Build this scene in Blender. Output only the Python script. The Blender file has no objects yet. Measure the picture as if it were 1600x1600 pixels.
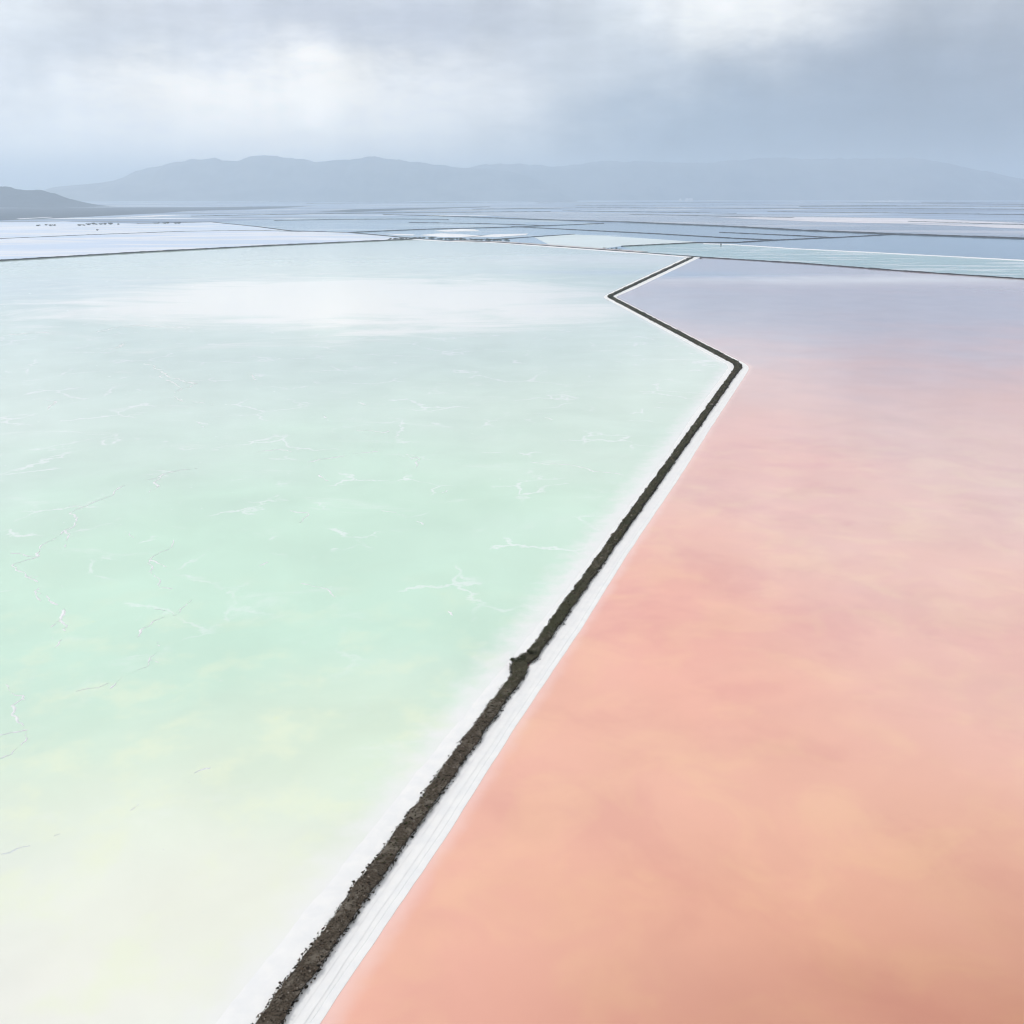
import bpy, bmesh, math, random
from mathutils import Vector, noise as mn
random.seed(7)
SC = bpy.context.scene
COL = SC.collection
R = math.radians

# ------------------------------------------------------------------ camera
FPX, CAM_H = 1500.0, 120.0                      # focal length in picture pixels (1600 wide), flying height in metres
PITCH = math.atan(495.0 / FPX)
cd = bpy.data.cameras.new('camera'); cam = bpy.data.objects.new('camera', cd); COL.objects.link(cam)
cd.sensor_width = 36.0; cd.lens = 36.0 * FPX / 1600.0
cd.clip_start = 1.0; cd.clip_end = 300000.0
cam.location = (0, 0, CAM_H); cam.rotation_euler = (math.pi / 2 - PITCH, 0, 0)
SC.camera = cam

def ray(px, py):
    a, b = px - 800.0, 800.0 - py
    return (a, FPX * math.cos(PITCH) + b * math.sin(PITCH), -FPX * math.sin(PITCH) + b * math.cos(PITCH))
def at(px, py, z=0.0):
    """surveyed point of the plain (metres) under a picture position"""
    d = ray(px, py); t = (z - CAM_H) / d[2]
    return Vector((d[0] * t, d[1] * t, z))
def at_y(px, py, Y):
    d = ray(px, py); t = Y / d[1]
    return Vector((d[0] * t, Y, CAM_H + d[2] * t))
def azel(px, py):
    d = Vector(ray(px, py)).normalized()
    return math.atan2(d.x, d.y), math.asin(d.z)

# ------------------------------------------------------------------ node helper
class G:
    def __init__(s, tree): s.t = tree; s.N = tree.nodes; s.L = tree.links
    def put(s, sock, v):
        if v is None: return
        if isinstance(v, bpy.types.NodeSocket): s.L.new(v, sock)
        elif hasattr(sock.default_value, '__len__') and not isinstance(v, (tuple, list, Vector)):
            sock.default_value = (v,) * len(sock.default_value)
        elif isinstance(v, (tuple, list, Vector)) and len(sock.default_value) == 4 and len(v) == 3:
            sock.default_value = (*v, 1)
        else: sock.default_value = v
    def n(s, typ, out=0, props=None, **k):
        nd = s.N.new(typ)
        for a, b in (props or {}).items(): setattr(nd, a, b)
        for key, v in k.items():
            nm = key.replace('_', ' ')
            s.put(nd.inputs[int(key[1:])] if key[0] == 'i' and key[1:].isdigit() else nd.inputs[nm], v)
        return nd.outputs[out] if out is not None else nd
    def m(s, op, a, b=None, c=None, clamp=False):
        nd = s.N.new('ShaderNodeMath'); nd.operation = op; nd.use_clamp = clamp
        for i, v in enumerate((a, b, c)): s.put(nd.inputs[i], v)
        return nd.outputs[0]
    def v(s, op, a, b=None, scale=None, out=0):
        nd = s.N.new('ShaderNodeVectorMath'); nd.operation = op
        s.put(nd.inputs[0], a); s.put(nd.inputs[1], b)
        if scale is not None: s.put(nd.inputs['Scale'], scale)
        return nd.outputs[out]
    def mix(s, f, a, b, blend='MIX'):
        nd = s.N.new('ShaderNodeMix'); nd.data_type = 'RGBA'; nd.blend_type = blend
        s.put(nd.inputs[0], f); s.put(nd.inputs[6], a); s.put(nd.inputs[7], b)
        return nd.outputs[2]
    def ramp(s, x, a, b, lo=0.0, hi=1.0, smooth=True):
        nd = s.N.new('ShaderNodeMapRange'); nd.interpolation_type = 'SMOOTHSTEP' if smooth else 'LINEAR'
        for i, v in enumerate((x, a, b, lo, hi)): s.put(nd.inputs[i], v)
        return nd.outputs[0]
    def noise(s, vec, scale=1.0, detail=4.0, rough=0.55, dist=0.0, col=False):
        nd = s.N.new('ShaderNodeTexNoise')
        s.put(nd.inputs['Vector'], vec); nd.inputs['Scale'].default_value = scale
        nd.inputs['Detail'].default_value = detail; nd.inputs['Roughness'].default_value = rough
        nd.inputs['Distortion'].default_value = dist
        return nd.outputs[1 if col else 0]
    def comb(s, x, y, z=0.0): return s.n('ShaderNodeCombineXYZ', X=x, Y=y, Z=z)
    def sep(s, v):
        nd = s.N.new('ShaderNodeSeparateXYZ'); s.put(nd.inputs[0], v); return nd.outputs
    def gauss(s, u, v, cu, cv, ru, rv):
        a = s.m('DIVIDE', s.m('SUBTRACT', u, cu), ru); b = s.m('DIVIDE', s.m('SUBTRACT', v, cv), rv)
        q = s.m('ADD', s.m('MULTIPLY', a, a), s.m('MULTIPLY', b, b))
        return s.m('EXPONENT', s.m('MULTIPLY', q, -1.0))
    def seg(s, P, a, b):
        """distance from P to segment a-b on the ground plane"""
        ba = Vector((b[0] - a[0], b[1] - a[1], 0)); pa = s.v('SUBTRACT', P, (a[0], a[1], 0))
        h = s.m('DIVIDE', s.v('DOT_PRODUCT', pa, ba, out=1), ba.length_squared, clamp=True)
        return s.v('LENGTH', s.v('SUBTRACT', pa, s.v('SCALE', ba, scale=h)), out=1)

def lin(r, g, b):
    return tuple(((c / 255 + .055) / 1.055) ** 2.4 if c > 10 else c / 3294.6 for c in (r, g, b))

# ------------------------------------------------------------------ sky, sun, exposure
SUN_EL, SUN_AZ = 50.0, -48.0                    # sun behind thin cloud, high to the left
w = bpy.data.worlds.new('World'); SC.world = w; w.use_nodes = True
g = G(w.node_tree); g.N.clear()
sky = g.n('ShaderNodeTexSky', None, dict(sky_type='NISHITA', sun_disc=False, sun_elevation=R(SUN_EL), sun_rotation=R(SUN_AZ)))
sky.air_density = 1.0; sky.dust_density = 2.0
D = g.n('ShaderNodeTexCoord', 0); dx, dy, dz = g.sep(D)
az = g.m('ARCTAN2', dx, dy); el = g.m('ARCSINE', dz)
ael = g.m('ABSOLUTE', el)
wv = g.v('SUBTRACT', g.noise(g.v('MULTIPLY', D, (1, 1, 2.2)), 9.0, 6, .60, col=True), (.5, .5, .5))
wx, wy, wz = g.sep(wv)
u = g.m('ADD', az, g.m('MULTIPLY', wx, .16)); v = g.m('ADD', el, g.m('MULTIPLY', wy, .085))
CLEAR, DARK, WHITE = (1.06, 1.05, 1.05), (.21, .26, .36), (1.50, 1.37, 1.20)
base = g.mix(g.ramp(ael, 0.0, 1.2), CLEAR, (.90, .89, .87))
big = g.noise(g.v('MULTIPLY', D, (1, 1, 2.6)), 3.2, 4, .55)
base = g.mix(g.ramp(big, .38, .62, 0, .4), base, (.52, .58, .67))
SKY_BLOBS = [  # picture place, radii, colour, amount: clouds, rain curtains and breaks in view
    ((60, 230), (190, 130), (1.12, 1.12, 1.12), .85),
    ((560, 45), (430, 62), (.47, .50, .60), .95),
    ((130, 75), (190, 42), (.60, .65, .75), .7),
    ((450, 205), (260, 80), WHITE, .8),
    ((430, 272), (430, 52), (1.95, 1.82, 1.68), .8),
    ((60, 280), (200, 40), (1.6, 1.55, 1.5), .7),
    ((530, 160), (75, 58), (1.5, 1.38, 1.2), .6),
    ((310, 170), (85, 50), (1.55, 1.42, 1.25), .6),
    ((760, 215), (170, 70), (1.35, 1.29, 1.22), .75),
    ((1330, 185), (330, 150), DARK, .95),
    ((1620, 150), (260, 190), DARK, .7),
    ((1090, 235), (160, 110), (.26, .36, .50), .9),
    ((1090, 272), (190, 55), (.10, .15, .24), .9),
    ((1380, 285), (480, 75), (.05, .09, .15), .93),
    ((1110, 5), (150, 60), (1.25, 1.23, 1.18), .9),
    ((960, 40), (90, 70), (.78, .84, .90), .5),
    ((30, 20), (60, 30), (.95, .98, 1.0), .6),
]
for (px, py), (rx, ry), c, am in SKY_BLOBS:
    a0, e0 = azel(px, py)
    base = g.mix(g.m('MULTIPLY', g.gauss(u, v, a0, e0, rx / 1500, ry / 1500), am), base, c)
fine = g.noise(g.v('MULTIPLY', D, (1, 1, 3.0)), 15.0, 6, .62)
base = g.mix(1.0, base, g.n('ShaderNodeMapRange', Value=fine, From_Min=.3, From_Max=.7, To_Min=.90, To_Max=1.10), 'MULTIPLY')
shaft = g.noise(g.v('MULTIPLY', D, (1, 1, .12)), 20.0, 2, .6)
base = g.mix(1.0, base, g.n('ShaderNodeMapRange', Value=shaft, From_Min=.3, From_Max=.7, To_Min=.905, To_Max=1.095), 'MULTIPLY')
bgA = g.n('ShaderNodeBackground', Color=sky.outputs[0], Strength=.08)
bgB = g.n('ShaderNodeBackground', Color=base, Strength=1.0)
ms = g.n('ShaderNodeMixShader', i0=.92, i1=bgA, i2=bgB)
wo = g.N.new('ShaderNodeOutputWorld'); g.L.new(ms, wo.inputs[0])

sd = bpy.data.lights.new('sun', 'SUN'); so = bpy.data.objects.new('sun', sd); COL.objects.link(so)
sd.energy = 1.5; sd.angle = R(10); sd.color = (1.0, .96, .90)
sv = Vector((math.sin(R(SUN_AZ)) * math.cos(R(SUN_EL)), math.cos(R(SUN_AZ)) * math.cos(R(SUN_EL)), math.sin(R(SUN_EL))))
so.rotation_euler = (-sv).to_track_quat('-Z', 'Y').to_euler()
so.location = sv * 500

SC.view_settings.view_transform = 'Standard'; SC.view_settings.look = 'None'
SC.view_settings.exposure = 0.0; SC.view_settings.gamma = 1.0; SC.view_settings.use_curve_mapping = False
SC.render.engine = 'CYCLES'
SC.cycles.use_denoising = True; SC.cycles.volume_bounces = 4; SC.cycles.max_bounces = 7
SC.cycles.use_adaptive_sampling = True; SC.cycles.adaptive_threshold = .02
w.cycles.sampling_method = 'MANUAL'; w.cycles.sample_map_resolution = 512
SC.cycles.filter_width = 1.1; SC.cycles.diffuse_bounces = 2; SC.cycles.glossy_bounces = 2

# ------------------------------------------------------------------ object helpers
def new(name, me, parent=None, mat=None, **props):
    o = bpy.data.objects.new(name, me); COL.objects.link(o)
    if mat is not None: me.materials.append(mat)
    if parent is not None: o.parent = parent
    for k, val in props.items(): o[k] = val
    return o
def mesh(name, V, F, smooth=False):
    me = bpy.data.meshes.new(name); me.from_pydata([tuple(p) for p in V], [], F); me.update()
    if smooth: me.polygons.foreach_set('use_smooth', [True] * len(me.polygons))
    return me
def empty(name, loc, label, cat, group=None):
    o = bpy.data.objects.new(name, None); COL.objects.link(o); o.location = loc
    o.empty_display_size = .5; o['label'] = label; o['category'] = cat
    if group: o['group'] = group
    return o
def mat(name):
    m = bpy.data.materials.new(name); m.use_nodes = True; g = G(m.node_tree); g.N.clear()
    return m, g
def finish(m, g, color, rough=.9, normal=None, ior=1.45, spec=.3):
    b = g.N.new('ShaderNodeBsdfPrincipled')
    g.put(b.inputs['Base Color'], color); g.put(b.inputs['Roughness'], rough); g.put(b.inputs['IOR'], ior)
    g.put(b.inputs['Specular IOR Level'], spec)
    if normal is not None: g.L.new(normal, b.inputs['Normal'])
    o = g.N.new('ShaderNodeOutputMaterial'); g.L.new(b.outputs[0], o.inputs[0])
    return m
def pos(g): return g.n('ShaderNodeNewGeometry', 0)
def bump(g, h, strength, dist): return g.n('ShaderNodeBump', Strength=strength, Distance=dist, Height=h)

# ------------------------------------------------------------------ survey: the levee between the two big ponds
A0 = at(422, 1600); A1 = at(1140, 594)
AX = (A1 - A0).normalized(); AN = Vector((AX.y, -AX.x, 0))       # along and to the right
P_START = A0 - AX * 90.0
C1, C2, C3 = at(1156, 572), at(951, 464), at(1084, 401.5)
def rounded(pts, r):
    out = [pts[0]]
    for a, b, c in zip(pts, pts[1:], pts[2:]):
        d1, d2 = (a - b).normalized(), (c - b).normalized()
        p, q = b + d1 * r, b + d2 * r
        for k in range(9):
            t = k / 8; out.append(p * (1 - t) ** 2 + b * 2 * t * (1 - t) + q * t * t)
    out.append(pts[-1]); return out
def resample(pts, f):
    """points along a polyline, the spacing f(point) metres"""
    out = []; i = 0; p = pts[0].copy(); out.append(p.copy())
    while i < len(pts) - 1:
        st = f(p); rem = st
        while i < len(pts) - 1:
            d = (pts[i + 1] - p).length
            if d > rem: p = p + (pts[i + 1] - p).normalized() * rem; break
            rem -= d; p = pts[i + 1].copy(); i += 1
        out.append(p.copy())
    return out
def normals(pts):
    N = []
    for i in range(len(pts)):
        a = pts[max(i - 1, 0)]; b = pts[min(i + 1, len(pts) - 1)]
        d = (b - a).normalized(); N.append(Vector((d.y, -d.x, 0)))
    return N
def loft(pts, prof, closed=False):
    """prof(i, s, p) -> list of (offset to the right, z)"""
    N = normals(pts); V = []; s = 0; n = None
    for i, p in enumerate(pts):
        if i: s += (p - pts[i - 1]).length
        row = prof(i, s, p); n = len(row)
        for o, z in row: V.append((p.x + N[i].x * o, p.y + N[i].y * o, z))
    F = [(i * n + j, i * n + j + 1, (i + 1) * n + j + 1, (i + 1) * n + j) for i in range(len(pts) - 1) for j in range(n - 1)]
    return V, [f[::-1] for f in F]
def nz(x, y=0.0, z=0.0): return mn.noise(Vector((x, y, z)))

MAIN = rounded([P_START, C1, C2, C3], 16.0)
# ------------------------------------------------------------------ materials of the plain
def pond_material(name, base, blobs, shores=(), shore_col=(.86, .87, .90), rough=.07, warp=.35, var=.06, vscale=1 / 45, extra=None, ripple=.035):
    m, g = mat(name); P = pos(g)
    flat = g.v('MULTIPLY', P, (1, 1, 0)); X, Y, Z = g.sep(flat)
    wn = g.v('SUBTRACT', g.noise(flat, 1 / 90, 5, .55, col=True), (.5, .5, .5)); wx, wy, wz = g.sep(wn)
    c = base
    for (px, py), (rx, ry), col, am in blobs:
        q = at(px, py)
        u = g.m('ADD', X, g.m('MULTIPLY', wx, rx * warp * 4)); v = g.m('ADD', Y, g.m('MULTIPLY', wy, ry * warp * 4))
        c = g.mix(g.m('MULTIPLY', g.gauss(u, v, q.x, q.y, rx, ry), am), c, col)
    nn = g.noise(flat, vscale, 6, .55, .4)
    c = g.mix(1.0, c, g.n('ShaderNodeMapRange', Value=nn, From_Min=.25, From_Max=.75, To_Min=1 - var, To_Max=1 + var), 'MULTIPLY')
    if extra: c = extra(g, c, flat, X, Y)
    for poly, w0, w1, am, col in shores:
        d = None
        for a, b in zip(poly, poly[1:]):
            e = g.seg(flat, a, b); d = e if d is None else g.m('MINIMUM', d, e)
        d = g.m('ADD', d, g.m('MULTIPLY', g.m('SUBTRACT', g.noise(flat, 1 / 7, 5, .6), .5), (w1 - w0) * .9))
        c = g.mix(g.ramp(d, w0, w1, am, 0.0), c, col)
    h = g.noise(g.v('MULTIPLY', flat, (1, 1.3, 1)), 1.1, 3, .5)
    return finish(m, g, c, rough, bump(g, h, ripple, .25), ior=1.333, spec=.5)

def mint_extra(g, c, flat, X, Y):
    # cloud reflection and pale salt crust far out, painted into the colour, feathered rim
    sc_ = at(520, 474)
    f1 = g.noise(g.v('MULTIPLY', flat, (1 / 230, 1 / 130, 1)), 1.0, 9, .66, .9)
    f2 = g.m('ADD', g.gauss(X, Y, sc_.x, 1210, 420, 380), g.m('MULTIPLY', g.m('SUBTRACT', f1, .5), 1.5))
    c = g.mix(g.ramp(f2, .36, .78, 0, .93), c, (.93, .92, .89))
    # fissures of the salt crust under shallow water, showing only in patches
    wp = g.v('ADD', flat, g.v('SCALE', g.v('SUBTRACT', g.noise(flat, 1 / 9, 5, .6, col=True), (.5, .5, .5)), scale=14.0))
    vo = g.n('ShaderNodeTexVoronoi', 'Distance', dict(feature='DISTANCE_TO_EDGE'), Vector=wp, Scale=1 / 34)
    msk = g.ramp(g.noise(flat, 1 / 42, 4, .6), .50, .62)
    c = g.mix(g.m('MULTIPLY', g.ramp(vo, 0.004, .035, .5, 0), g.m('MULTIPLY', msk, g.ramp(Y, 170, 320))), c, (.86, .86, .90))
    # larger raft-like sheets of salt, feathered
    sh = g.noise(g.v('MULTIPLY', flat, (.5, 1, 1)), 1 / 28, 9, .68, .8)
    c = g.mix(g.ramp(sh, .56, .74, 0, .28), c, (.84, .86, .86))
    # algae specks
    yl = g.n('ShaderNodeTexVoronoi', 'Distance', dict(feature='F1'), Vector=g.v('ADD', flat, g.v('SCALE', g.noise(flat, .6, 3, col=True), scale=2.0)), Scale=1 / 8)
    ym = g.ramp(g.noise(flat, 1 / 30, 3), .50, .66)
    near = g.ramp(Y, 330, 170)
    c = g.mix(g.m('MULTIPLY', g.m('MULTIPLY', g.ramp(yl, .04, .13, .5, 0), ym), near), c, (.70, .78, .40))
    yb = g.ramp(g.noise(flat, 1 / 15, 5, .6), .46, .70, 0, .5)
    return g.mix(g.m('MULTIPLY', yb, near), c, (.77, .82, .62))

SALT = (.80, .80, .805)
main_xy = [P_START, C1, C2, C3]
MINT = (.56, .74, .66)
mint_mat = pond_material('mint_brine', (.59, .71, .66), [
    ((560, 800), (190, 190), (.53, .745, .60), .95),
    ((300, 950), (110, 70), (.535, .745, .615), .85),
    ((120, 640), (150, 150), (.58, .70, .65), .7),
    ((900, 640), (130, 180), (.60, .72, .63), .7),
    ((250, 1250), (80, 32), (.70, .77, .64), .85),
    ((500, 1180), (45, 40), (.62, .75, .60), .7),
    ((60, 1560), (70, 40), (.79, .775, .73), .95),
    ((330, 1420), (45, 26), (.765, .78, .68), .85),
    ((700, 480), (240, 170), (.84, .86, .85), .6),  # paler salt shallows, with the cloud reflection put into the colour
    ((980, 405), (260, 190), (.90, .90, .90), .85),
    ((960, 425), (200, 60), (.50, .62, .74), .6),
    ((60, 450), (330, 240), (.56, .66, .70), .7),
], shores=[(main_xy, 3.0, 17.0, .97, SALT)], extra=mint_extra, ripple=.03)

def salmon_extra(g, c, flat, X, Y):
    # drifting clouds of peach and rose algae in the brine
    n1 = g.noise(flat, 1 / 21, 5, .55, .6); n2 = g.noise(g.v('ADD', flat, (300, 90, 0)), 1 / 34, 5, .55, .5)
    near = g.ramp(Y, 620, 330)
    c = g.mix(g.m('MULTIPLY', g.ramp(n1, .44, .68, 0, .8), near), c, g.mix(1.0, c, (1.035, 1.12, 1.02), 'MULTIPLY'))
    return g.mix(g.m('MULTIPLY', g.ramp(n2, .46, .68, 0, .8), near), c, g.mix(1.0, c, (.94, .89, .93), 'MULTIPLY'))
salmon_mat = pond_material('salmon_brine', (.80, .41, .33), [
    ((1560, 780), (170, 240), (.76, .53, .47), .85),
    ((1200, 700), (60, 110), (.79, .42, .37), .8),
    ((1450, 1000), (90, 70), (.78, .45, .38), .75),
    ((1000, 1150), (50, 50), (.82, .46, .34), .8),
    ((1330, 1230), (55, 35), (.76, .42, .32), .6),
    ((1040, 960), (35, 60), (.82, .37, .29), .6),
    ((1250, 1420), (60, 26), (.76, .39, .27), .8),
    ((1600, 1620), (46, 24), (.47, .20, .125), .95),
    ((1150, 1610), (42, 12), (.60, .28, .20), .7),
    ((1560, 1350), (30, 30), (.70, .38, .26), .45),
    ((1500, 480), (560, 500), (.49, .46, .56), .97),  # lavender sky reflection painted into the brine colour, with the two blobs below
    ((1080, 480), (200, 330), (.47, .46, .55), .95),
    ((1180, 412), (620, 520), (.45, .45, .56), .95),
    ((1380, 436), (330, 90), (.95, .90, .93), .9),  # this white streak and the blue one below: cloud reflections painted as colour
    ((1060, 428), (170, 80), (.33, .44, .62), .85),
], shores=[(main_xy, 7.2, 11.5, .6, (.84, .60, .57))], var=.05, vscale=1 / 40, ripple=.015, warp=.22, extra=salmon_extra)

def simple_pond(name, col, rough=.08, streak=None, amt=.6, scale=(1 / 400, 1 / 60), lo=.52, hi=.7):
    m, g = mat(name); P = pos(g); flat = g.v('MULTIPLY', P, (1, 1, 0))
    n1 = g.noise(flat, 1 / 350, 5, .55)
    c = g.mix(1.0, col, g.n('ShaderNodeMapRange', Value=n1, From_Min=.25, From_Max=.75, To_Min=.90, To_Max=1.10), 'MULTIPLY')
    if streak is not None:
        n2 = g.noise(g.v('MULTIPLY', flat, (scale[0], scale[1], 1)), 1.0, 7, .62, .7)
        c = g.mix(g.ramp(n2, lo, hi, 0, amt), c, streak)
    h = g.noise(flat, .5, 2, .5)
    return finish(m, g, c, rough, bump(g, h, .05, .3), ior=1.333, spec=.5)

white_pan = simple_pond('white_salt_pan', (.74, .75, .82), .35, (.48, .60, .80), .9, (1 / 700, 1 / 200), .42, .58)
blue_pond = simple_pond('blue_brine', (.13, .25, .40), .08)
teal_pond = simple_pond('teal_brine', (.28, .47, .46), .12, (.78, .84, .84), .9, (1 / 160, 1 / 40), .52, .59)
sky_pond = simple_pond('pale_blue_brine', (.15, .31, .50), .10, (.80, .85, .84), .8, (1 / 700, 1 / 200), .54, .62)
grey_pond = simple_pond('grey_brine', (.22, .28, .40), .2, (.58, .56, .62), .7, (1 / 1800, 1 / 300), .5, .62)
pale_pond = simple_pond('pale_salt_pond', (.66, .75, .76), .25, (.82, .84, .84), .7, (1 / 200, 1 / 60))
pink_pan = simple_pond('pink_salt_pan', (.80, .75, .79), .4, (.36, .40, .48), .85, (1 / 1500, 1 / 160), .46, .58)

def flat_material():
    m, g = mat('salt_flat'); P = pos(g); flat = g.v('MULTIPLY', P, (1, 1, 0))
    n1 = g.noise(g.v('MULTIPLY', flat, (1 / 5200, 1 / 900, 1)), 1.0, 8, .62, .5)
    n2 = g.noise(g.v('MULTIPLY', flat, (1 / 3800, 1 / 700, 1)), 1.7, 7, .62, .6)
    c = g.mix(g.ramp(n1, .40, .60), (.13, .21, .36), (.34, .45, .62))
    c = g.mix(g.ramp(n2, .54, .62, 0, .95), c, (.86, .86, .88))
    n3 = g.noise(g.v('MULTIPLY', flat, (1 / 4200, 1 / 600, 1)), 2.3, 6, .6, .3)
    c = g.mix(g.ramp(n3, .55, .62, 0, .85), c, (.07, .09, .13))
    return finish(m, g, c, .45, None, ior=1.333, spec=.35)
flat_mat = flat_material()

def soil_material(name, cols, green=None):
    m, g = mat(name); P = pos(g)
    X, Y, Z = g.sep(P)
    n1 = g.noise(P, 3.2, 6, .65); n2 = g.noise(P, .35, 4, .6); n3 = g.noise(P, .05, 3, .5)
    c = g.mix(g.ramp(n1, .32, .68), cols[0], cols[1])
    c = g.mix(g.ramp(n2, .48, .66, 0, .8), c, cols[2])
    if green:
        c = g.mix(g.m('MULTIPLY', g.ramp(Y, 195, 235), g.ramp(n3, .30, .55, .35, .95)), c, green)
    return finish(m, g, c, .95, bump(g, n1, .8, .12), spec=.15)
earth_mat = soil_material('dark_earth', [(.020, .016, .012), (.10, .080, .060), (.16, .14, .115)], (.036, .038, .019))
far_earth = soil_material('far_dark_earth', [(.030, .033, .038), (.052, .056, .062), (.09, .092, .095)])  # distance haze put into the colour: greyer and bluer than the near earth

def scrub_material(name):
    m, g = mat(name); at_ = g.n('ShaderNodeAttribute', 0, dict(attribute_name='tone'))
    P = pos(g); n1 = g.noise(P, 9.0, 4, .6)
    c = g.mix(1.0, at_, g.n('ShaderNodeMapRange', Value=n1, From_Min=.3, From_Max=.7, To_Min=.6, To_Max=1.4), 'MULTIPLY')
    return finish(m, g, c, .95, spec=.1)
scrub_mat = scrub_material('scrub')

def salt_material(name='salt_crust', tracks=True):
    m, g = mat(name); P = pos(g)
    rel = g.v('SUBTRACT', P, A0)
    s = g.v('DOT_PRODUCT', rel, AX, out=1); o = g.v('DOT_PRODUCT', rel, AN, out=1)
    st = g.noise(g.comb(g.m('MULTIPLY', s, .10), g.m('MULTIPLY', o, 2.6)), 1.0, 8, .65)     # drag lines along the bank
    n1 = g.noise(P, .30, 7, .6); n2 = g.noise(P, 6.0, 4, .6)
    c = g.mix(g.ramp(n1, .3, .7), (.77, .775, .785), (.83, .825, .82))
    c = g.mix(g.ramp(st, .56, .70, 0, .13), c, (.62, .63, .65))
    c = g.mix(g.ramp(n2, .60, .72, 0, .25), c, (.62, .62, .63))
    h = g.m('ADD', g.m('MULTIPLY', st, .25), g.m('MULTIPLY', n2, .5))
    return finish(m, g, c, .8, bump(g, h, .2, .05), spec=.25)
salt_mat = salt_material()
def plain_mat(name, a, b, scale, rough=.9):
    m, g = mat(name); n = g.noise(pos(g), scale, 6, .6)
    return finish(m, g, g.mix(g.ramp(n, .35, .65), a, b), rough, bump(g, n, .3, .1), spec=.2)
far_salt = plain_mat('far_salt', (.78, .78, .82), (.88, .87, .88), .02)
track_mat = plain_mat('tyre_track', (.72, .72, .735), (.83, .83, .83), .25)
road_mat = plain_mat('packed_road', (.40, .36, .36), (.52, .47, .47), .05)
ridge_mat = plain_mat('salt_ridge', (.68, .72, .72), (.80, .80, .82), .3)
bark_mat = plain_mat('bark', (.03, .025, .02), (.07, .06, .05), 6)
leaf_mat = plain_mat('leaves', (.022, .030, .014), (.055, .060, .028), 3)
rock_mat = plain_mat('hazed_mountain_rock', (.10, .125, .16), (.19, .21, .24), 1 / 700)  # rock grey with the blue of far air mixed into its colour
hill_mat = plain_mat('hazed_hill_scrub', (.030, .055, .10), (.05, .08, .13), 1 / 160)  # olive scrub with the blue of haze put into its colour
shore_mat = plain_mat('mudflat', (.040, .065, .105), (.075, .10, .15), 1 / 260)
gate_mat = plain_mat('dark_timber', (.03, .03, .035), (.06, .06, .06), 2)

# ------------------------------------------------------------------ ground, ponds
def sheet(name, pts, z, m, **props):
    return new(name, mesh(name, [(p.x, p.y, z) for p in pts], [tuple(range(len(pts)))]), None, m, kind='structure', **props)
FAR = 75000.0
sheet('salt_flat', [Vector((-FAR, -3000, 0)), Vector((FAR, -3000, 0)), Vector((FAR, FAR, 0)), Vector((-FAR, FAR, 0))], -.6, flat_mat)
BACK_L = [at(-700, 446), at(0, 407.5), at(210, 395), at(420, 384), at(600, 376), at(652, 373.5)]
BACK_R = [at(652, 373.5), at(700, 376.5), at(770, 378.5), at(850, 384), at(1000, 395), at(1084, 401.5), at(1250, 411.5), at(1400, 423), at(1600, 436.5), at(2100, 470)]
JB = 5                                                        # where the zigzag levee meets the back levee
mint_pts = [P_START, *MAIN[1:-1], C3, *BACK_R[JB - 1::-1], *BACK_L[-2::-1], Vector((-1500, -300, 0)), Vector((P_START.x, -300, 0))]
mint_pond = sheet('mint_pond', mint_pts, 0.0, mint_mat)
salmon_pts = [P_START, Vector((P_START.x, -300, 0)), Vector((1500, -300, 0)), *BACK_R[:JB:-1], C3, *MAIN[-2:0:-1]]
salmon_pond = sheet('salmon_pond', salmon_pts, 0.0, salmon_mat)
LINE_C = [at(600, 335.5), at(700, 338), at(850, 343.5), at(1000, 348), at(1150, 354.5), at(1250, 360), at(1400, 366), at(1600, 373), at(2000, 388)]
LINE_G = [at(545, 363.5), at(600, 361), at(670, 358.2), at(800, 355), at(900, 351), at(942, 349)]
LINE_I = [at(972, 385), at(1090, 379.3), at(1150, 379), at(1210, 375.5), at(1310, 371), at(1400, 366.3)]
LINE_J = [at(800, 354.2), at(868, 357.5), at(1030, 365.5), at(1150, 372.5), at(1208, 375.2)]
LINE_K = [at(1125, 363), at(1250, 368.5), at(1295, 371)]
LINE_A = [at(-300, 386), at(0, 373), at(140, 367), at(290, 361.5), at(400, 360), at(470, 362)]
LINE_B = [at(215, 349.5), at(330, 347), at(400, 354), at(455, 361), at(545, 363.5), at(640, 372)]
LINE_D = [at(740, 327.3), at(900, 325.2), at(1100, 325.4), at(1250, 326.6), at(1450, 326.4), at(1700, 328)]
LINE_E = [at(840, 317.5), at(1000, 317.2), at(1150, 316.2), at(1300, 316), at(1600, 320)]
LINE_F = [at(430, 344.5), at(520, 343), at(620, 342.2), at(700, 343)]
LINE_H = [at(775, 374), at(840, 369.5), at(897, 366.2)]
LINE_W = [at(1100, 380.8), at(1140, 382), at(1240, 388.6), at(1400, 396.5), at(1600, 407), at(1900, 424)]
sheet('salt_pan', [*BACK_L, *LINE_B[-2::-1], at(100, 346), at(0, 347.5), at(-600, 356)], -.02, white_pan)
sheet('sky_pond', [LINE_B[1], at(480, 341), at(620, 339), *LINE_C[1:3], LINE_G[-1], *LINE_G[-2::-1], *LINE_B[3:1:-1]], -.03, sky_pond)
sheet('works_pond', [*LINE_G, at(868, 357.5), at(1090, 379.3), at(972, 385), BACK_R[4], *BACK_R[3::-1]], -.05, sky_pond)
sheet('pale_pond', [at(835, 371), LINE_H[-1], at(1000, 372), at(1090, 378), at(975, 384.2), at(940, 388.5), at(858, 382.5)], .12, pale_pond)
sheet('teal_pond', [LINE_I[0], LINE_I[1], *LINE_W, BACK_R[-1], *BACK_R[-2:3:-1]], -.04, teal_pond)
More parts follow.
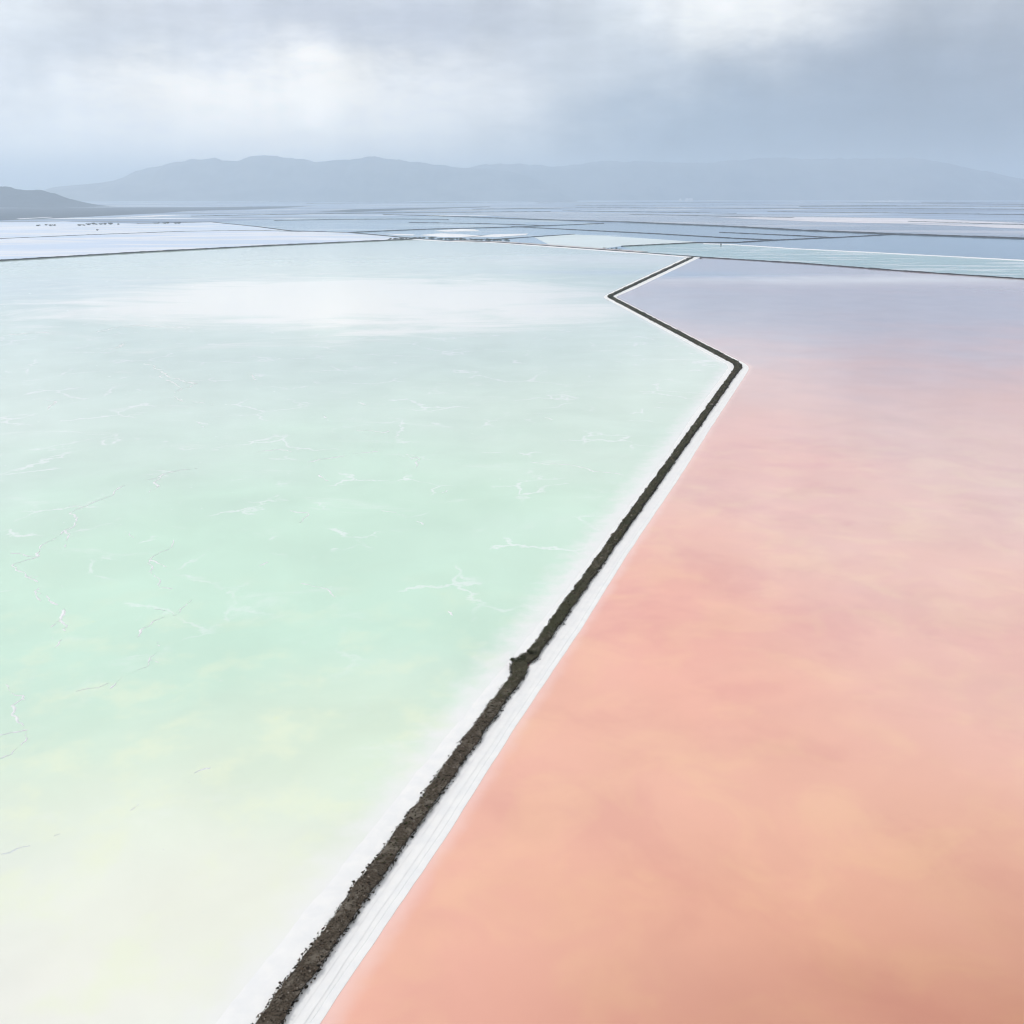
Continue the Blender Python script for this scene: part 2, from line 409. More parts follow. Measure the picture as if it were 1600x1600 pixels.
sheet('blue_pond', [LINE_I[1], *LINE_I[2:], *LINE_C[6:], *LINE_W[::-1]], -.06, blue_pond)
sheet('middle_pond', [LINE_G[-1], *LINE_C[3:7], *LINE_I[-2:0:-1], LINE_J[1]], -.08, blue_pond)
sheet('grey_pond', [*LINE_C[2:], at(2200, 356), at(1600, 345), at(1250, 337), at(900, 332), at(700, 331)], -.10, grey_pond)
sheet('pink_pan', [at(1120, 340), at(1240, 339), at(1420, 341), at(1600, 348.5), at(2000, 360), at(2000, 366), at(1600, 358), at(1500, 353), at(1250, 345.5)], .15, pink_pan)
sheet('mudflat', [at(-300, 327), at(145, 324.2), at(330, 323.8), at(490, 321.8), at(420, 326.5), at(300, 329.5), at(250, 333), at(100, 340.5), at(0, 344.5), at(-300, 352)], .2, shore_mat)
sheet('mudflat', [at(495, 330.5), at(560, 327), at(690, 324.2), at(764, 322.4), at(768, 323.6), at(700, 326), at(600, 329.3), at(550, 331.2)], .2, shore_mat)
sheet('salt_strip', [at(25, 341.8), at(80, 339), at(82, 339.6), at(30, 342.6)], .4, far_salt)
sheet('salt_strip', [at(170, 340.5), at(250, 336.2), at(300, 335.5), at(240, 338.6)], .4, far_salt)
sheet('salt_strip', [at(690, 312.5), at(780, 311.6), at(880, 312), at(850, 313), at(760, 313.2)], .4, far_salt)
sheet('salt_strip', [at(1085, 312.6), at(1130, 312.1), at(1150, 313), at(1110, 313.8)], .4, far_salt)
sheet('salt_strip', [at(1330, 314.5), at(1400, 313.4), at(1450, 314), at(1390, 315.2)], .4, far_salt)
sheet('salt_strip', [at(1500, 307.8), at(1700, 308.2), at(1700, 308.8), at(1500, 308.4)], .4, far_salt)
# bright salt yards where the levees meet
sheet('salt_yard', [at(655, 367.2), at(690, 364.6), at(725, 366.3), at(762, 368.5), at(720, 370.8), at(690, 370.4)], .25, far_salt)
sheet('salt_yard', [at(678, 360.6), at(720, 357.7), at(742, 358.7), at(750, 360.6), at(700, 362)], .25, far_salt)
sheet('salt_yard', [at(722, 370.6), at(770, 366.3), at(825, 365), at(822, 367), at(780, 370.2)], .25, far_salt)
sheet('salt_yard', [at(600, 365), at(648, 366.2), at(644, 368), at(620, 367.2)], .25, far_salt)

# ------------------------------------------------------------------ mountains and the near hill
def ridge(name, sky, Y, depth, m, base_z=-2.0, seed=0.0, nx=420, ny=26, rough=.16):
    W = [at_y(px, py, Y) for px, py in sky]; V = []; F = []
    x0, x1 = W[0].x, W[-1].x
    def top(x):
        for a, b in zip(W, W[1:]):
            if a.x <= x <= b.x:
                t = (x - a.x) / (b.x - a.x); t = t * t * (3 - 2 * t) * .5 + t * .5
                return a.z + (b.z - a.z) * t
        return W[-1].z
    for j in range(ny):
        q = j / (ny - 1)                         # 0 front foot, .55 crest, 1 back foot
        for i in range(nx):
            x = x0 + (x1 - x0) * i / (nx - 1); H = top(x)
            k = q / .55 if q < .55 else (1 - q) / .45
            y = Y + (q - .55) * depth
            f = mn.fractal(Vector((x / depth * 5 + seed, y / depth * 4, seed)), .9, 2.1, 6)
            gul = 1 - abs(nz(x / depth * 9 + seed, y / depth * 2.2, 3.1 + seed))
            z = H * (k ** 1.15) * (1 + (f * .25 + (gul - .7) * .5) * (1 - k) * 1.2) + H * rough * .12 * f * k + H * .028 * k * mn.fractal(Vector((x / depth * 16 + seed, 0, seed)), .8, 2.1, 5)
            e = min(1.0, i / 14, (nx - 1 - i) / 14)
            V.append((x, y, max(base_z, base_z + (z - base_z) * min(1, k * 12) * e)))
    for j in range(ny - 1):
        for i in range(nx - 1):
            a = j * nx + i; F.append((a, a + 1, a + nx + 1, a + nx))
    return new(name, mesh(name, V, F, True), None, m, kind='structure')
ridge('mountains', [(20, 308), (60, 300), (85, 292), (130, 287.5), (175, 282), (192, 276), (215, 264), (250, 257), (275, 252), (300, 246.5), (325, 246), (334, 244), (346, 248.5), (370, 250.5), (392, 244), (410, 241), (435, 243.5), (470, 247), (495, 252.5), (515, 249.5), (545, 247.5), (585, 242), (605, 246), (640, 251.5), (690, 256), (725, 261.5), (760, 262), (800, 268), (860, 285), (900, 300)],
      24000, 4400, rock_mat, seed=1.3)
ridge('far_mountains', [(690, 300), (715, 266), (735, 259.5), (760, 255), (800, 254.5), (830, 256), (870, 257.5), (910, 254), (940, 249.5), (1000, 251), (1100, 253), (1180, 246), (1230, 244), (1300, 247), (1380, 246), (1430, 244), (1480, 254), (1540, 266), (1600, 279), (1700, 290), (1900, 300)],
      27500, 4400, rock_mat, seed=5.7)
ridge('hill', [(-420, 322), (-300, 302), (-180, 296), (-90, 300), (-30, 293), (0, 291.2), (14, 291.5), (28, 296.3), (45, 297), (62, 296), (82, 301.5), (110, 311), (140, 321), (165, 324.5)],
      11000, 1600, hill_mat, seed=9.1, nx=260, ny=30, rough=.1)

# ------------------------------------------------------------------ the long zigzag levee
def camd(p): return (p - Vector((0, 0, CAM_H))).length
levee = empty('levee', (A0.x, A0.y, 0), 'long dark earth levee zigzagging between the mint pond and the salmon pond', 'levee')
lm = resample(MAIN, lambda p: max(.32, camd(p) * .0016))
def half(s, p):
    y = p.y
    l = 1.75 + .42 * nz(s / 6.0, 1.7) + .28 * nz(s / 1.7, 9.2) + .14 * nz(s / .55, 4.4)
    r = 1.65 + .38 * nz(s / 7.0, 21.7) + .26 * nz(s / 1.5, 39.2) + .14 * nz(s / .5, 14.4)
    if y > 690: l += .5; r += .5
    kk = math.exp(-((s - 90 - 122.5) / 2.6) ** 2); l += 1.9 * kk; r -= 1.0 * math.exp(-((s - 90 - 124.0) / 2.2) ** 2)
    kk = math.exp(-((s - 90 - 32.0) / 3.0) ** 2); l += .8 * kk
    return l, r
def earth_prof(i, s, p):
    l, r = half(s, p); h = 1.0 + .12 * nz(s / 5, 3.3)
    row = [(-l, .02), (-l + .18, .40 * h)]
    for t in (.12, .3, .5, .7, .86):
        o = -l + (l + r) * t
        row.append((o, h * (.82 + .16 * math.sin(math.pi * t)) + .10 * nz(s * 1.3, o * 1.6) + .05 * nz(s * 4, o * 4)))
    row += [(r + .05, h * .80 + .08 * nz(s * 2, 5)), (r + .02, h * .45), (r - .32, .02)]
    return [(o, z + .38) if z > .03 else (o, .30) for o, z in row]
V, F = loft(lm, earth_prof)
eo = new('earth_bank', mesh('earth_bank', V, F), levee, earth_mat)
lw = resample(MAIN, lambda p: max(.8, camd(p) * .003))
def wl(s): return interp(s - 90, [(-90, 9), (0, 8.5), (45, 7.6), (80, 7.0), (125, 5.6), (180, 4.2), (360, 4.4), (440, 6.6), (560, 7.2), (680, 8.0), (760, 7.5), (1100, 8.0), (1300, 11), (2200, 16)])
def interp(x, T):
    if x <= T[0][0]: return T[0][1]
    for (a, b), (c, d) in zip(T, T[1:]):
        if x <= c: return b + (d - b) * (x - a) / (c - a)
    return T[-1][1]
def wr(s): return interp(s - 90, [(-90, 7), (0, 7.0), (50, 7.9), (90, 7.4), (150, 8.0), (220, 7.3), (320, 8.1), (420, 7.7), (590, 8.0), (680, 7.0), (800, 7.0), (1150, 8.0), (1250, 11.0), (2200, 15)])
def salt_l(i, s, p):
    w_ = wl(s) + .5 * nz(s / 9, 2) + .3 * nz(s / 2.5, 8) + .15 * nz(s / .9, 6)
    return [(-w_, -.03), (-w_ * .9, .015), (-w_ * .72, .05 + .02 * nz(s / 3, 1)), (-w_ * .5, .12 + .03 * nz(s / 2, 4)), (-2.3, .26 + .04 * nz(s / 2, 7)), (-1.0, .36)]
def salt_r(i, s, p):
    w_ = wr(s) + .22 * nz(s / 14, 12) + .08 * nz(s / 4, 18)
    return [(1.0, .36), (2.2, .30 + .03 * nz(s / 2, 3)), (3.2, .24 + .03 * nz(s / 2, 5)), (w_ * .62, .22 + .02 * nz(s / 3, 9)), (w_ - 1.5, .20 + .02 * nz(s / 3, 19)), (w_ - 1.35, .13), (w_ - .25, .09 + .015 * nz(s / 2, 29)), (w_, .06), (w_ + .02, -.05)]
V, F = loft(lw, salt_l); new('salt_bank', mesh('salt_bank', V, F, True), levee, salt_mat, label='soft white salt margin shelving into the mint pond')
V, F = loft(lw, salt_r); new('salt_bank', mesh('salt_bank', V, F), levee, salt_mat, label='white salt margin with a crisp edge along the salmon pond')
# two wheel tracks pressed into the right-hand margin
for off in (3.3, 5.0):
    tp = resample([P_START, P_START + AX * 640], lambda p: max(.5, camd(p) * .003))
    def tprof(i, s, p, off=off):
        o = off + .35 * nz(s / 30, off) + .1 * nz(s / 6, off); w_ = .055 + .035 * nz(s / 3, off * 3)
        return [(o - w_, .262), (o, .272), (o + w_, .262)]
    V, F = loft(tp, tprof)
    new('tyre_track', mesh('tyre_track', V, F), levee, track_mat)

# scrub and clods on the levee: uncountable, one part
OCT = [(1, 0, 0), (-1, 0, 0), (0, 1, 0), (0, -1, 0), (0, 0, 1), (0, 0, -1)]
OF = [(0, 2, 4), (2, 1, 4), (1, 3, 4), (3, 0, 4), (2, 0, 5), (1, 2, 5), (3, 1, 5), (0, 3, 5)]
rnd = random.Random(5)
BROWN = [(.052, .040, .030), (.105, .082, .062), (.19, .165, .14), (.022, .018, .014), (.080, .060, .043), (.034, .026, .019)]
EDGE = [(.012, .012, .009), (.018, .016, .012), (.010, .010, .008), (.028, .025, .018)]  # near-black edge plants, with the flank's shade put into their colour
GREEN = [(.030, .036, .014), (.050, .055, .024), (.070, .068, .036), (.024, .027, .013), (.085, .08, .055)]
SV, SF, ST = [], [], []
def clod(x, y, z, r, tone, flatten=.8):
    b = len(SV)
    for q in OCT:
        k = r * rnd.uniform(.55, 1.3)
        SV.append((x + q[0] * k + rnd.uniform(-.3, .3) * r, y + q[1] * k + rnd.uniform(-.3, .3) * r, z + q[2] * k * flatten)); ST.append(tone)
    SF.extend(tuple(b + i for i in f) for f in OF)
NM = normals(lm); s = 0
for i in range(len(lm) - 1):
    p = lm[i]; st = (lm[i + 1] - p).length; s += st; d = camd(p)
    if p.y < 95 or p.y > 1980: continue
    l, r = half(s, p); r0 = max(.14, d * .00052)
    per = 1.0 if d < 420 else .8
    for k in range(int(st / (r0 * .20) * per + rnd.random())):
        u_ = rnd.random()
        if u_ < .24: o = -l + rnd.gauss(.0, .20); z = rnd.uniform(.30, .95)
        elif u_ < .56: o = r + rnd.gauss(.06, .24); z = rnd.uniform(.32, 1.32)
        else: o = rnd.uniform(-l, r); t_ = (o + l) / (l + r); z = (1.0 + .12 * nz(s / 5, 3.3)) * (.82 + .16 * math.sin(math.pi * t_)) + .38 + .10 * nz(s * 1.3, o * 1.6) + rnd.uniform(-.06, .09)
        a = rnd.random() * st
        x = p.x + NM[i].x * o + AX.x * a; y = p.y + NM[i].y * o + AX.y * a
        gr = min(1, max(0, (y - 200) / 40)) * (.8 if nz(s / 14, 77) > -.25 else .25)
        if 150 < y < 178: gr = max(gr, .35)
        tone = rnd.choice(GREEN if rnd.random() < gr else BROWN); j = rnd.uniform(.7, 1.25) * (1 + .75 * nz(s / 1.6, o / .9, 3) + .5 * nz(s / 5, o / 1.5, 8))
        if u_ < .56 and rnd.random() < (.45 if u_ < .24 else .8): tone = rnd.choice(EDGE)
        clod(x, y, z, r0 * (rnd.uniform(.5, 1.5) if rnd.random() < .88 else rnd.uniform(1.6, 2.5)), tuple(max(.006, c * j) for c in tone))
    # stray crumbs on the salt beside it
    if rnd.random() < .10 and d < 450:
        o = rnd.choice((-l - abs(rnd.gauss(.2, .5)), r + abs(rnd.gauss(.2, .5))))
        clod(p.x + NM[i].x * o, p.y + NM[i].y * o, .34, rnd.uniform(.05, .12), rnd.choice(BROWN))
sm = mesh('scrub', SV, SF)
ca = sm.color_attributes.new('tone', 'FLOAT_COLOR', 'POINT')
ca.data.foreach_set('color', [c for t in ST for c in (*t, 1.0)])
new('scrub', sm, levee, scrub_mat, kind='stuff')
for ch in levee.children: ch.matrix_parent_inverse = levee.matrix_basis.inverted()

# ------------------------------------------------------------------ shrubs, dead branch
def shrub_meshes(seed, n=620):
    q = random.Random(seed); V, F = [], []
    cl = [Vector((q.gauss(0, .42), q.gauss(0, .42), q.uniform(.25, .75))) for _ in range(9)]
    for k in range(n):
        c = q.choice(cl); p = c + Vector((q.gauss(0, .2), q.gauss(0, .2), q.gauss(0, .16))); p.z = max(.05, p.z)
        a = Vector((q.gauss(0, 1), q.gauss(0, 1), q.gauss(0, 1))).normalized(); b = a.orthogonal().normalized(); r = q.uniform(.06, .15)
        i = len(V); V += [p - a * r, p + b * r * .6, p + a * r, p - b * r * .6]; F.append((i, i + 1, i + 2, i + 3))
    fm = mesh('foliage', V, F)
    V, F = [], []
    for c in cl[:6]:
        base = Vector((c.x * .15, c.y * .15, -.1)); d = (c - base).normalized(); o1 = d.orthogonal().normalized(); o2 = d.cross(o1); i = len(V)
        for t, rr in ((0, .045), (1, .012)):
            for k in range(5):
                an = k * math.tau / 5; V.append(base + (c - base) * t + (o1 * math.cos(an) + o2 * math.sin(an)) * rr)
        F += [(i + k, i + (k + 1) % 5, i + 5 + (k + 1) % 5, i + 5 + k) for k in range(5)]
    return fm, mesh('stem', V, F)
SM = [shrub_meshes(k) for k in (11, 23, 37)]
for f_, s_ in SM: f_.materials.append(leaf_mat); s_.materials.append(bark_mat)
def shrub(p, size, k, label, group=None, name='shrub', h=1.0):
    o = empty(name, p, label, 'shrub', group); o.scale = (size, size, size * h); o.rotation_euler.z = k * 1.7
    for nm, me in zip(('foliage', 'stem'), SM[k % 3]):
        c = bpy.data.objects.new(nm, me); COL.objects.link(c); c.parent = o
    return o
kp = at(806, 1037, .35)
shrub(kp, 1.7, 0, 'bushy dark shrub jutting out from the levee onto the white salt at its notch')
shrub(at(817, 1030, .8), 1.4, 1, 'dense green shrub on the levee crown right behind the notch')
shrub(at(830, 1022, 1.0), 1.1, 2, 'low shrub on the levee crown beyond the notch')
shrub(at(1029, 743, .6), .9, 4, 'small shrub on the levee edge at the end of a pale salt line')
shrub(at(953, 464, 1.2), 3.6, 5, 'deep green shrub on the sharp bend of the zigzag levee', h=.5)
br = empty('dead_branch', at(573, 1356, .15), 'bare dead branch poking from the levee over the white salt', 'branch')
def limb(pts, r0, r1):
    V, F = [], []
    for j, p in enumerate(pts):
        d = (pts[min(j + 1, len(pts) - 1)] - pts[max(j - 1, 0)]).normalized(); o1 = d.orthogonal().normalized(); o2 = d.cross(o1)
        r = r0 + (r1 - r0) * j / (len(pts) - 1)
        for k in range(6):
            an = k * math.tau / 6; V.append(p + (o1 * math.cos(an) + o2 * math.sin(an)) * r)
    n = len(pts)
    F = [(j * 6 + k, j * 6 + (k + 1) % 6, j * 6 + 6 + (k + 1) % 6, j * 6 + 6 + k) for j in range(n - 1) for k in range(6)]
    F += [tuple(range(5, -1, -1)), tuple(range((n - 1) * 6, n * 6))]
    return mesh('limb', V, F, True)
root = Vector((2.3, 1.0, .75))
for nm, pts, r0 in (('limb', [root, Vector((1.4, .85, .75)), Vector((.6, .35, .5)), Vector((-.2, -.25, .16))], .085),
                    ('twig', [Vector((1.1, .7, .66)), Vector((.75, .25, .5)), Vector((.7, -.2, .3)), Vector((.5, -.5, .1))], .05),
                    ('twig', [Vector((1.6, .88, .75)), Vector((1.2, 1.25, .85)), Vector((.7, 1.3, .75))], .045),
                    ('twig', [Vector((.5, .3, .45)), Vector((.1, .3, .4)), Vector((-.35, .15, .3))], .035)):
    new(nm, limb(pts, r0, r0 * .4), br, bark_mat)

# ------------------------------------------------------------------ salt ridges standing out of the mint pond
RIDGES = [
    [(310, 731), (270, 737), (184, 764), (131, 792), (109, 802), (103, 828), (62, 856), (59, 870), (19, 884), (40, 901), (59, 910), (55, 923), (88, 944), (94, 969), (101, 988), (81, 1016)],
    [(272, 842), (234, 875), (241, 900), (250, 919), (269, 928)], [(300, 937), (278, 961), (241, 970), (212, 997)],
    [(250, 1000), (234, 1028), (231, 1042), (187, 1062), (153, 1075), (112, 1084)],
    [(9, 1069), (37, 1087), (19, 1103), (44, 1140), (28, 1169), (0, 1186)],
    [(217, 567), (259, 584), (307, 599), (272, 614)], [(272, 618), (334, 632)], [(622, 707), (653, 714), (650, 722), (628, 739)],
    [(398, 705), (432, 702), (456, 706)], [(452, 797), (480, 801), (467, 818)], [(500, 741), (516, 752)], [(0, 1336), (50, 1319), (98, 1301)],
    [(194, 1277), (216, 1256)], [(828, 722), (900, 728), (978, 743)], [(592, 796), (640, 812), (662, 820)], [(470, 912), (510, 920), (532, 937)],
    [(478, 722), (560, 708), (592, 705)], [(150, 520), (215, 508), (300, 512)], [(0, 524), (80, 519)], [(160, 548), (190, 535)], [(395, 585), (402, 594)],
    [(405, 884), (418, 878)], [(195, 830), (208, 842)], [(560, 628), (572, 632)], [(555, 672), (600, 676), (612, 668)], [(850, 652), (866, 656)],
    [(700, 955), (708, 962)], [(505, 650), (514, 657)], [(78, 640), (88, 628), (70, 625)], [(300, 1210), (330, 1200)], [(690, 770), (700, 766)], [(310, 660), (318, 668)],
]
q = random.Random(3)
for rp in [x for x in RIDGES if len(x) >= 4]:
    for a, b in list(zip(rp, rp[1:]))[1::2]:
        k = q.uniform(.35, .8); sg = q.choice((-1, 1)); dx_, dy_ = b[0] - a[0], b[1] - a[1]
        RIDGES.append([a, (a[0] - sg * dy_ * k + dx_ * .4, a[1] + sg * dx_ * k * .35 + dy_ * .3), (a[0] - sg * dy_ * k * 1.7 + dx_ * .7, a[1] + sg * dx_ * k * .5 + dy_ * .5)])
def rough_line(pts, it=5, k=.16):
    for _ in range(it):
        out = [pts[0]]
        for a, b in zip(pts, pts[1:]):
            d = b - a; m = (a + b) / 2 + Vector((-d.y, d.x, 0)) * q.uniform(-k, k) + d * q.uniform(-.1, .1)
            out += [m, b]
        pts = out
    return pts
for n_, rp in enumerate(RIDGES):
    pts = rough_line([at(*p) for p in rp], 4 if len(rp) > 6 else 5)
    d = camd(pts[0]); wmax = max(.16, d * .0010)
    N = normals(pts); V, F = [], []
    L = len(pts)
    prev = False
    for i, p in enumerate(pts):
        e = min(1, i / 4, (L - 1 - i) / 4)
        w_ = wmax * max(0, .50 + 1.15 * nz(p.x * .16, p.y * .16, n_) + .5 * nz(p.x * .9, p.y * .9, n_ + 7)) * (.15 + .85 * e)
        if w_ < .05:
            prev = False; continue
        b = len(V); hgt = min(.28, .06 + w_ * .3) + .05 * nz(p.x * 2, p.y * 2)
        V += [(p.x - N[i].x * w_, p.y - N[i].y * w_, -.02), (p.x - N[i].x * w_ * .2, p.y - N[i].y * w_ * .2, max(.03, hgt)), (p.x + N[i].x * w_ * .35, p.y + N[i].y * w_ * .35, max(.02, hgt * .5)), (p.x + N[i].x * w_ * 1.4, p.y + N[i].y * w_ * 1.4, -.02)]
        if prev: F += [(b - 4 + j, b - 3 + j, b + 1 + j, b + j) for j in range(3)]
        prev = True
    if F: new('salt_ridge', mesh('salt_ridge', V, F), mint_pond, ridge_mat)
V, F = [], []
for k in range(420):      # small salt rafts and flecks strewn over the mint pond
    px, py = q.uniform(-60, 900), 430 + 1100 * q.random() ** 1.25
    p = at(px, py); o = (p - A0).dot(AN)
    if o > -14 or (px > 780 and py < 600): continue
    if nz(p.x / 60, p.y / 60, 4) < -.12: continue
    r = camd(p) * q.uniform(.0004, .0011); a0 = q.random() * 6.28; el_ = q.uniform(.25, .6); m_ = 7; b = len(V)
    for j in range(m_):
        a = math.tau * j / m_; rr = r * q.uniform(.6, 1.3); x, y = rr * math.cos(a), rr * el_ * math.sin(a)
        V.append((p.x + x * math.cos(a0) - y * math.sin(a0), p.y + x * math.sin(a0) + y * math.cos(a0), .012))
    V.append((p.x, p.y, .05 + r * .12)); F += [(b + j, b + (j + 1) % m_, b + m_) for j in range(m_)]
new('salt_flecks', mesh('salt_flecks', V, F), mint_pond, ridge_mat, kind='stuff')

# ------------------------------------------------------------------ levees of the farther ponds
def far_levee(poly, label, wid, hgt, m=far_earth, salt=None, group=None, rough=.35):
    o = empty('levee', (poly[0].x, poly[0].y, 0), label, 'levee', group)
    pts = resample(poly, lambda p: max(4.0, camd(p) * .0022)); sd_ = q.uniform(0, 99)
    def prof(i, s, p):
        k = 1 + rough * nz(s / (wid * 2.2), sd_) + rough * .8 * nz(s / (wid * .7), sd_ + 5); ww = wid * .5 * (1 + .3 * nz(s / (wid * 3), sd_ + 9))
        return [(-ww, -.2), (-ww * .7, hgt * .75 * k), (0, hgt * k), (ww * .7, hgt * .8 * k), (ww, -.2)]
    V, F = loft(pts, prof); new('earth_bank', mesh('earth_bank', V, F), o, m)
    if salt:
        side, sw = salt
        def sp(i, s, p):
            ww = sw * (1 + .45 * nz(s / (sw * 6), sd_ + 3) + .25 * nz(s / (sw * 2), sd_ + 6)); a, b = side * wid * .42, side * (wid * .42 + max(1, ww))
            return sorted([(a, .45), ((a + b) / 2, .35), (b, -.1)])
        V, F = loft(pts, sp); new('salt_bank', mesh('salt_bank', V, F), o, far_salt)
    for c in o.children: c.matrix_parent_inverse = o.matrix_basis.inverted()
    return o
far_levee(BACK_L, 'dark back levee between the mint pond and the white salt pan', 9, 2.3, salt=(-1, 26))
far_levee(BACK_R[:JB + 1], 'back levee with a white edge along the far side of the mint pond', 9, 1.8, salt=(1, 26))
far_levee(BACK_R[JB:], 'thin dark levee between the teal pond and the salmon pond', 6.5, 1.7, salt=(-1, 7))
far_levee([p + Vector((14, 40, 0)) for p in BACK_R[1:JB]], 'pinkish packed earth road running along the back levee past the salt yards', 30, .5, road_mat, rough=.1)
far_levee(LINE_A, 'thin dark levee crossing the white salt pan', 10, 1.3)
far_levee(LINE_B, 'dark levee dividing the white salt pan from the pale blue pond', 16, 1.8)
far_levee(LINE_C, 'broad dark levee sweeping across the plain behind the blue ponds', 22, 3.6)
far_levee(LINE_D, 'far dark levee between grey ponds below the mountains', 60, 5)
far_levee(LINE_E, 'farthest dark levee line on the plain, before the white salt stockpiles', 130, 8)
far_levee(LINE_F, 'faint short levee in the pale blue pond behind the salt yards', 24, 2)
far_levee(LINE_G, 'thin levee curving round behind the bright salt yards', 14, 2.2)
far_levee(LINE_H, 'short thin levee from the salt yards to the tip of the pale pond', 10, 1.5)
far_levee(LINE_I, 'thin dark levee between the pale pond, the teal pond and the blue ponds', 9, 1.9)
far_levee(LINE_J, 'thin levee slanting through the blue ponds to a junction behind the teal pond', 10, 1.9)
far_levee(LINE_K, 'short faint levee in the blue pond below the broad levee', 10, 1.8)
far_levee(LINE_W, 'straight white salt levee between the teal pond and the dark blue pond', 13, 1.1, far_salt, rough=.2)

for pl in ([(480, 318), (700, 316.8), (900, 315)], [(900, 321), (1150, 320.5), (1400, 321.5)], [(1200, 331), (1400, 333), (1700, 337)], [(1250, 323), (1450, 321.8), (1650, 323.2)],
           [(560, 333.5), (700, 332), (860, 330.8)], [(300, 338), (430, 335.3), (560, 333.5)], [(985, 335), (1150, 338.5), (1240, 340.5)], [(340, 316.2), (500, 315.4), (640, 314.8)], [(1420, 346), (1600, 351.5), (1750, 356)], [(1440, 316.8), (1560, 317.4), (1700, 318.4)],
           [(640, 347.5), (760, 349.5), (850, 352.5)], [(1150, 333.4), (1000, 331.5), (880, 329.5)]):
    P_ = [at(*p) for p in pl]; d_ = camd(P_[1])
    far_levee(P_, 'thin far levee among the blue grey ponds below the mountains', d_ * .0032, d_ * .00042, group='thin levees on the far plain', rough=.5)

# ------------------------------------------------------------------ bushes far off, sluice gate, stockpiles
ROW = [(59, 352.5), (72, 351.8), (79, 352.4), (85, 352), (124, 352.3), (131, 352), (139, 351), (146, 350), (150, 350.5), (158, 350.3), (164, 350.6), (173, 350.2), (185, 350.4), (242, 349), (247, 348.9), (257, 348.9), (262, 348.8), (275, 348.9), (279, 348.8)]
for k, (px, py) in enumerate(ROW):
    p = at(px, py + .6)
    shrub(p, 8.5 * q.uniform(.7, 1.2), k, 'dark bush in the row along the far side of the white salt pan', 'bushes beyond the white salt pan', 'bush', .75)
shrub(at(152, 360.4), 5, 1, 'lone dark bush out on the white salt pan, apart from the row', None, 'bush')
for k in range(46):
    t = k / 45; px = 606 + 190 * t + q.uniform(-3, 3); py = 374.6 - 3.6 * math.sin(min(1, t * 1.6) * math.pi) * .5 + 1.2 * t + q.uniform(-.7, .7)
    shrub(at(px, py - .3), q.uniform(3.5, 7.5), k, 'dark bush among those crowding the levee junction at the salt yards', 'bushes at the levee junction', 'bush', .6)
for k, (px, py) in enumerate([(944, 388.2), (950, 389.2), (956, 388.8), (962, 389.8), (968, 390), (963, 388)]):
    shrub(at(px, py), q.uniform(2.4, 4.2), k, 'dark bush on the back levee beside the pale pond', 'bushes on the back levee by the pale pond', 'bush', .55)
shrub(at(1095, 403.8), 3.0, 2, 'small dark clump in the salmon pond near the corner of the zigzag levee', None, 'bush', .5)

def box(name, c, s, parent, m):
    V = [(c[0] + s[0] * a, c[1] + s[1] * b, c[2] + s[2] * d) for d in (-.5, .5) for b in (-.5, .5) for a in (-.5, .5)]
    F = [(0, 2, 3, 1), (4, 5, 7, 6), (0, 1, 5, 4), (2, 6, 7, 3), (0, 4, 6, 2), (1, 3, 7, 5)]
    return new(name, mesh(name, V, F), parent, m)
gt = empty('sluice_gate', at(1126.5, 383, .3), 'small dark sluice gate frame at the start of the white salt levee', 'sluice gate')
for sx in (-1, 1): box('post', (sx * 1.3, 0, 2.2), (.5, .5, 4.6), gt, gate_mat)
box('crossbeam', (0, 0, 4.72), (3.6, .6, .44), gt, gate_mat); box('gate_leaf', (0, 0, 1.6), (2.05, .25, 2.8), gt, gate_mat)

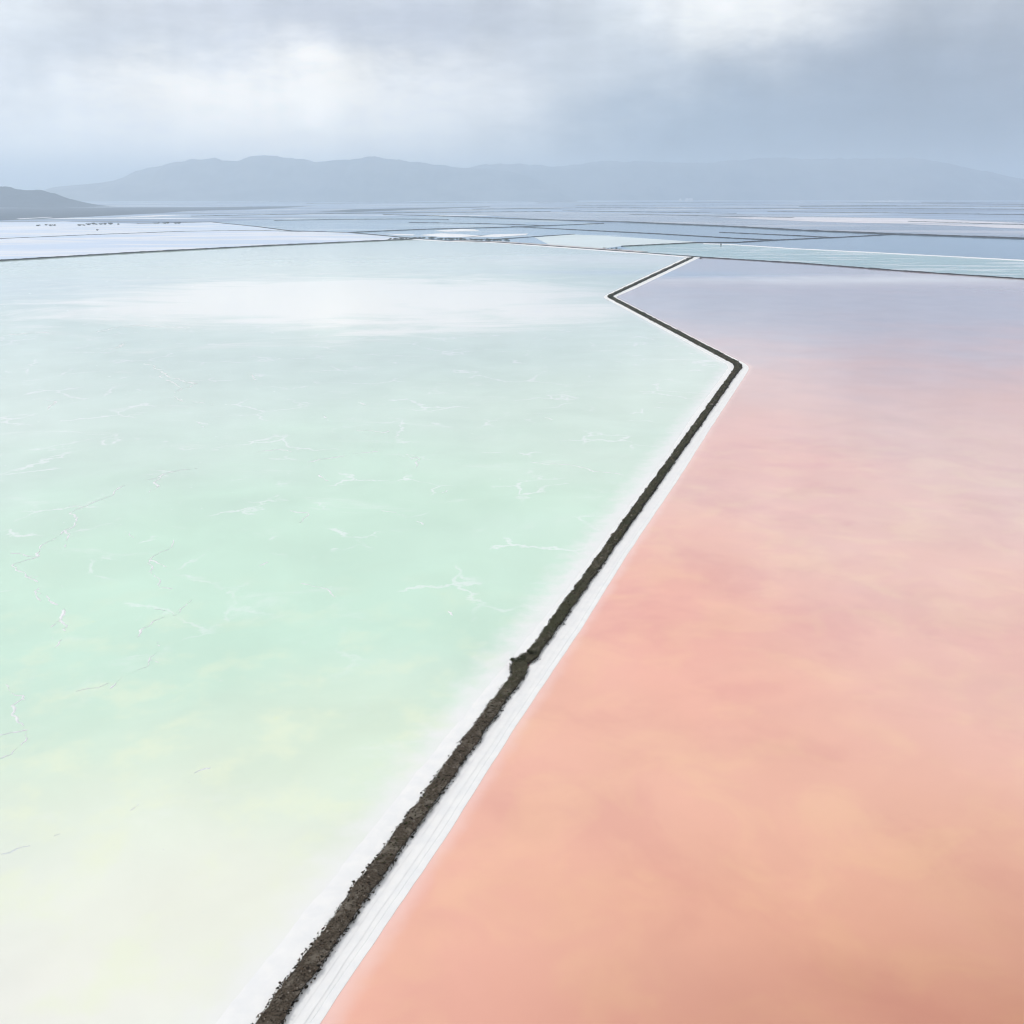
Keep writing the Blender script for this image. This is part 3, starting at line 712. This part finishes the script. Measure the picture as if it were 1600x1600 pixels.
def stockpile(px0, px1, py, ptop, label, flat_top):
    a, b = at(px0, py), at(px1, py); c = (a + b) / 2; L = (b - a).length / 2; H = (py - ptop) / FPX * c.y
    V, F = [], []; nu, nv = 40, 12
    for j in range(nv + 1):
        t = j / nv; k = 1 - t * (1 - flat_top)
        for i in range(nu):
            an = math.tau * i / nu; r = L * k * (1 + .07 * nz(math.cos(an) * 2, math.sin(an) * 2, px0) + .04 * nz(an * 3, t * 3, px0))
            V.append((r * math.cos(an), r * .6 * math.sin(an), H * t * (1 + .06 * nz(math.cos(an) * 3, math.sin(an) * 3))))
    V.append((0, 0, H * 1.05)); F = [(j * nu + i, j * nu + (i + 1) % nu, (j + 1) * nu + (i + 1) % nu, (j + 1) * nu + i) for j in range(nv) for i in range(nu)]
    F += [(nv * nu + i, nv * nu + (i + 1) % nu, len(V) - 1) for i in range(nu)]
    o = new('salt_stockpile', mesh('salt_stockpile', V, F, True), None, far_salt, label=label, category='salt pile', group='salt stockpiles on the far plain')
    o.location = (c.x, c.y, -.6); return o
stockpile(1069, 1084, 315, 310, 'large flat-topped white salt stockpile far out on the plain', .72)
stockpile(1059.5, 1066, 314.5, 310.2, 'small pointed white salt stockpile beside the large flat-topped one', .15)

# ------------------------------------------------------------------ haze
def haze():
    x, y0, y1, z0, z1 = 78000, -3500, 76000, -3.0, 1330.0
    V = [(a, b, c) for c in (z0, z1) for b in (y0, y1) for a in (-x, x)]
    F = [(0, 2, 3, 1), (4, 5, 7, 6), (0, 1, 5, 4), (2, 6, 7, 3), (0, 4, 6, 2), (1, 3, 7, 5)]
    m = bpy.data.materials.new('haze'); m.use_nodes = True; nt = m.node_tree; nt.nodes.clear()
    pv = nt.nodes.new('ShaderNodeVolumePrincipled'); out = nt.nodes.new('ShaderNodeOutputMaterial')
    pv.inputs['Color'].default_value = (.80, .905, 1.0, 1); pv.inputs['Density'].default_value = 7.5e-5
    pv.inputs['Anisotropy'].default_value = .72
    for nme in ('Density Attribute', 'Color Attribute', 'Temperature Attribute'): pv.inputs[nme].default_value = ''
    nt.links.new(pv.outputs[0], out.inputs['Volume'])
    return new('haze', mesh('haze', V, F), None, m, kind='stuff', label='thin blue haze over the plain', category='haze')
haze()
